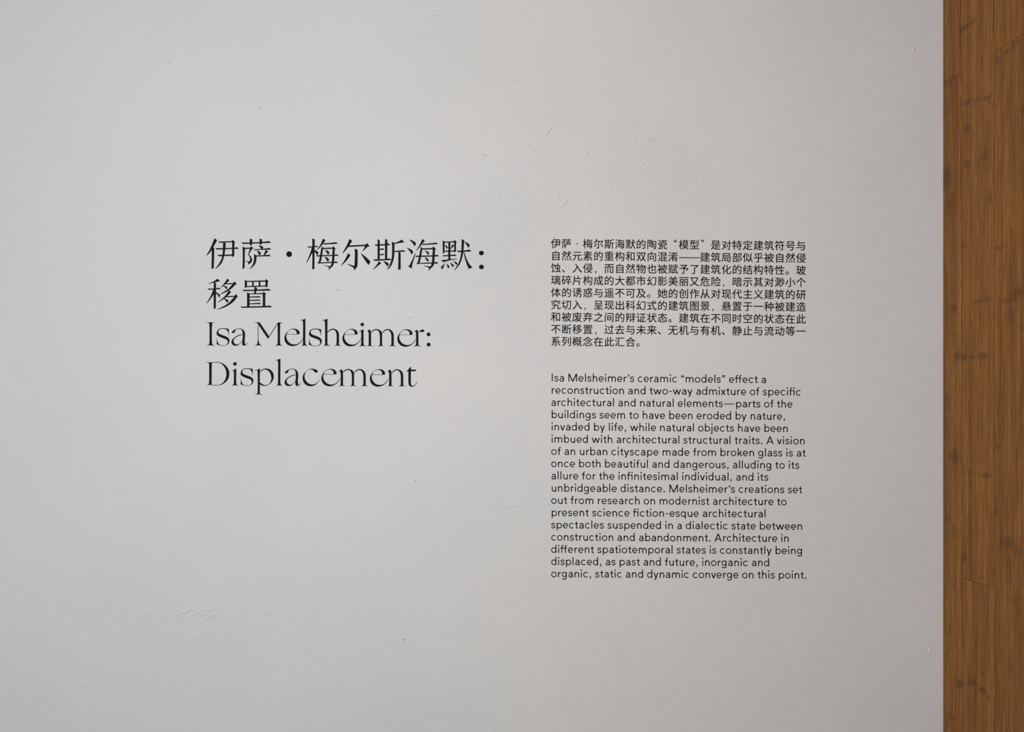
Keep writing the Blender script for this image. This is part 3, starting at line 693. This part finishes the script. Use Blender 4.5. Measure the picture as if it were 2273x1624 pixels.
# ------------------------------------------------------------------ small Chinese text (Blender's own built-in typeface)
HANTEXT = ["伊萨·梅尔斯海默的陶瓷“模型”是对特定建筑符号与", "自然元素的重构和双向混淆——建筑局部似乎被自然侵", "蚀、入侵，而自然物也被赋予了建筑化的结构特性。玻", "璃碎片构成的大都市幻影美丽又危险，暗示其对渺小个",
           "体的诱惑与遥不可及。她的创作从对现代主义建筑的研", "究切入，呈现出科幻式的建筑图景，悬置于一种被建造", "和被废弃之间的辩证状态。建筑在不同时空的状态在此", "不断移置，过去与未来、无机与有机、静止与流动等一", "系列概念在此汇合。"]
EM = 22.8                       # type size in photograph pixels
PITCH = 23.66
cache = {}
def han_mesh(ch):
    if ch in cache: return cache[ch]
    cu = bpy.data.curves.new('type', 'FONT')
    cu.body = ch; cu.size = EM * K; cu.resolution_u = 3
    cu.extrude = THK / 2
    o = bpy.data.objects.new('type', cu)
    C.objects.link(o)
    me = bpy.data.meshes.new_from_object(o)
    bpy.data.objects.remove(o); bpy.data.curves.remove(cu)
    # heavier weight: the outline repeated a hair to each side
    d = 0.13 * K
    V0 = [v.co.copy() for v in me.vertices]; F0 = [tuple(p.vertices) for p in me.polygons]
    V, F = [], []
    for q, (dx, dz) in enumerate(((-d, -d), (d, -d), (-d, d), (d, d))):
        n = len(V)
        V += [(v.x + dx, v.y + dz, v.z + q * 6e-6) for v in V0]; F += [tuple(i + n for i in f) for f in F0]
    bpy.data.meshes.remove(me)
    me = bpy.data.meshes.new('character')
    me.from_pydata(V, [], F); me.update()
    me.materials.append(VINYL_TEXT)
    cache[ch] = me
    return me
chinese_text = block('chinese_paragraph', 1505, 650, 'black Chinese text paragraph in small sans characters, above the Latin paragraph')
base = chinese_text.location.copy()
for k, line in enumerate(HANTEXT):
    yb = 548.6 + 27.15 * k
    ln = empty('text_line', (0, 0, 0), chinese_text)
    sl = slope(yb)
    for i, ch in enumerate(line):
        xc = 1222.3 + PITCH * i
        y = yb + sl * (xc - 1222)
        if ch in '·“”，—':
            fm = Film()
            if ch == '·': fm.poly(circle(xc + 11.3, y - 8.2, 1.35, 14))
            elif ch == '，':
                for pc in COMMA(24, 17): fm.poly([(xc + 3.5 + q[0] * 0.9 / U, y + 0.3 - q[1] * 0.95 / U) for q in pc[1]])
            elif ch == '—':
                a, b, yd = xc + 1.0, xc + 1.0 + PITCH, y - 6.9
                fm.poly([(a, yd - 0.9), (b, yd - 0.9 + sl * PITCH), (b, yd + 0.9 + sl * PITCH), (a, yd + 0.9)])
            else:
                fx, fy = (xc + 13.0, y - 1.3) if ch == '“' else (xc + 2.6, y - 1.3)
                for pc in (COMMA(18, 158, -1) + COMMA(62, 158, -1) if ch == '“' else COMMA(21, 195) + COMMA(63, 195)):
                    fm.poly([(fx + q[0] * 0.9 / U, fy - q[1] / U * 0.98 - 0.2) for q in pc[1]])
            fm.build('character', VINYL_TEXT, ln)
            continue
        X, Z = px(xc, y)
        o = bpy.data.objects.new('character', han_mesh(ch))
        C.objects.link(o); o.parent = ln
        o.location = Vector((X, -THK / 2 - GAPW, Z)) - base
        o.rotation_euler = (math.pi / 2, sl, 0)
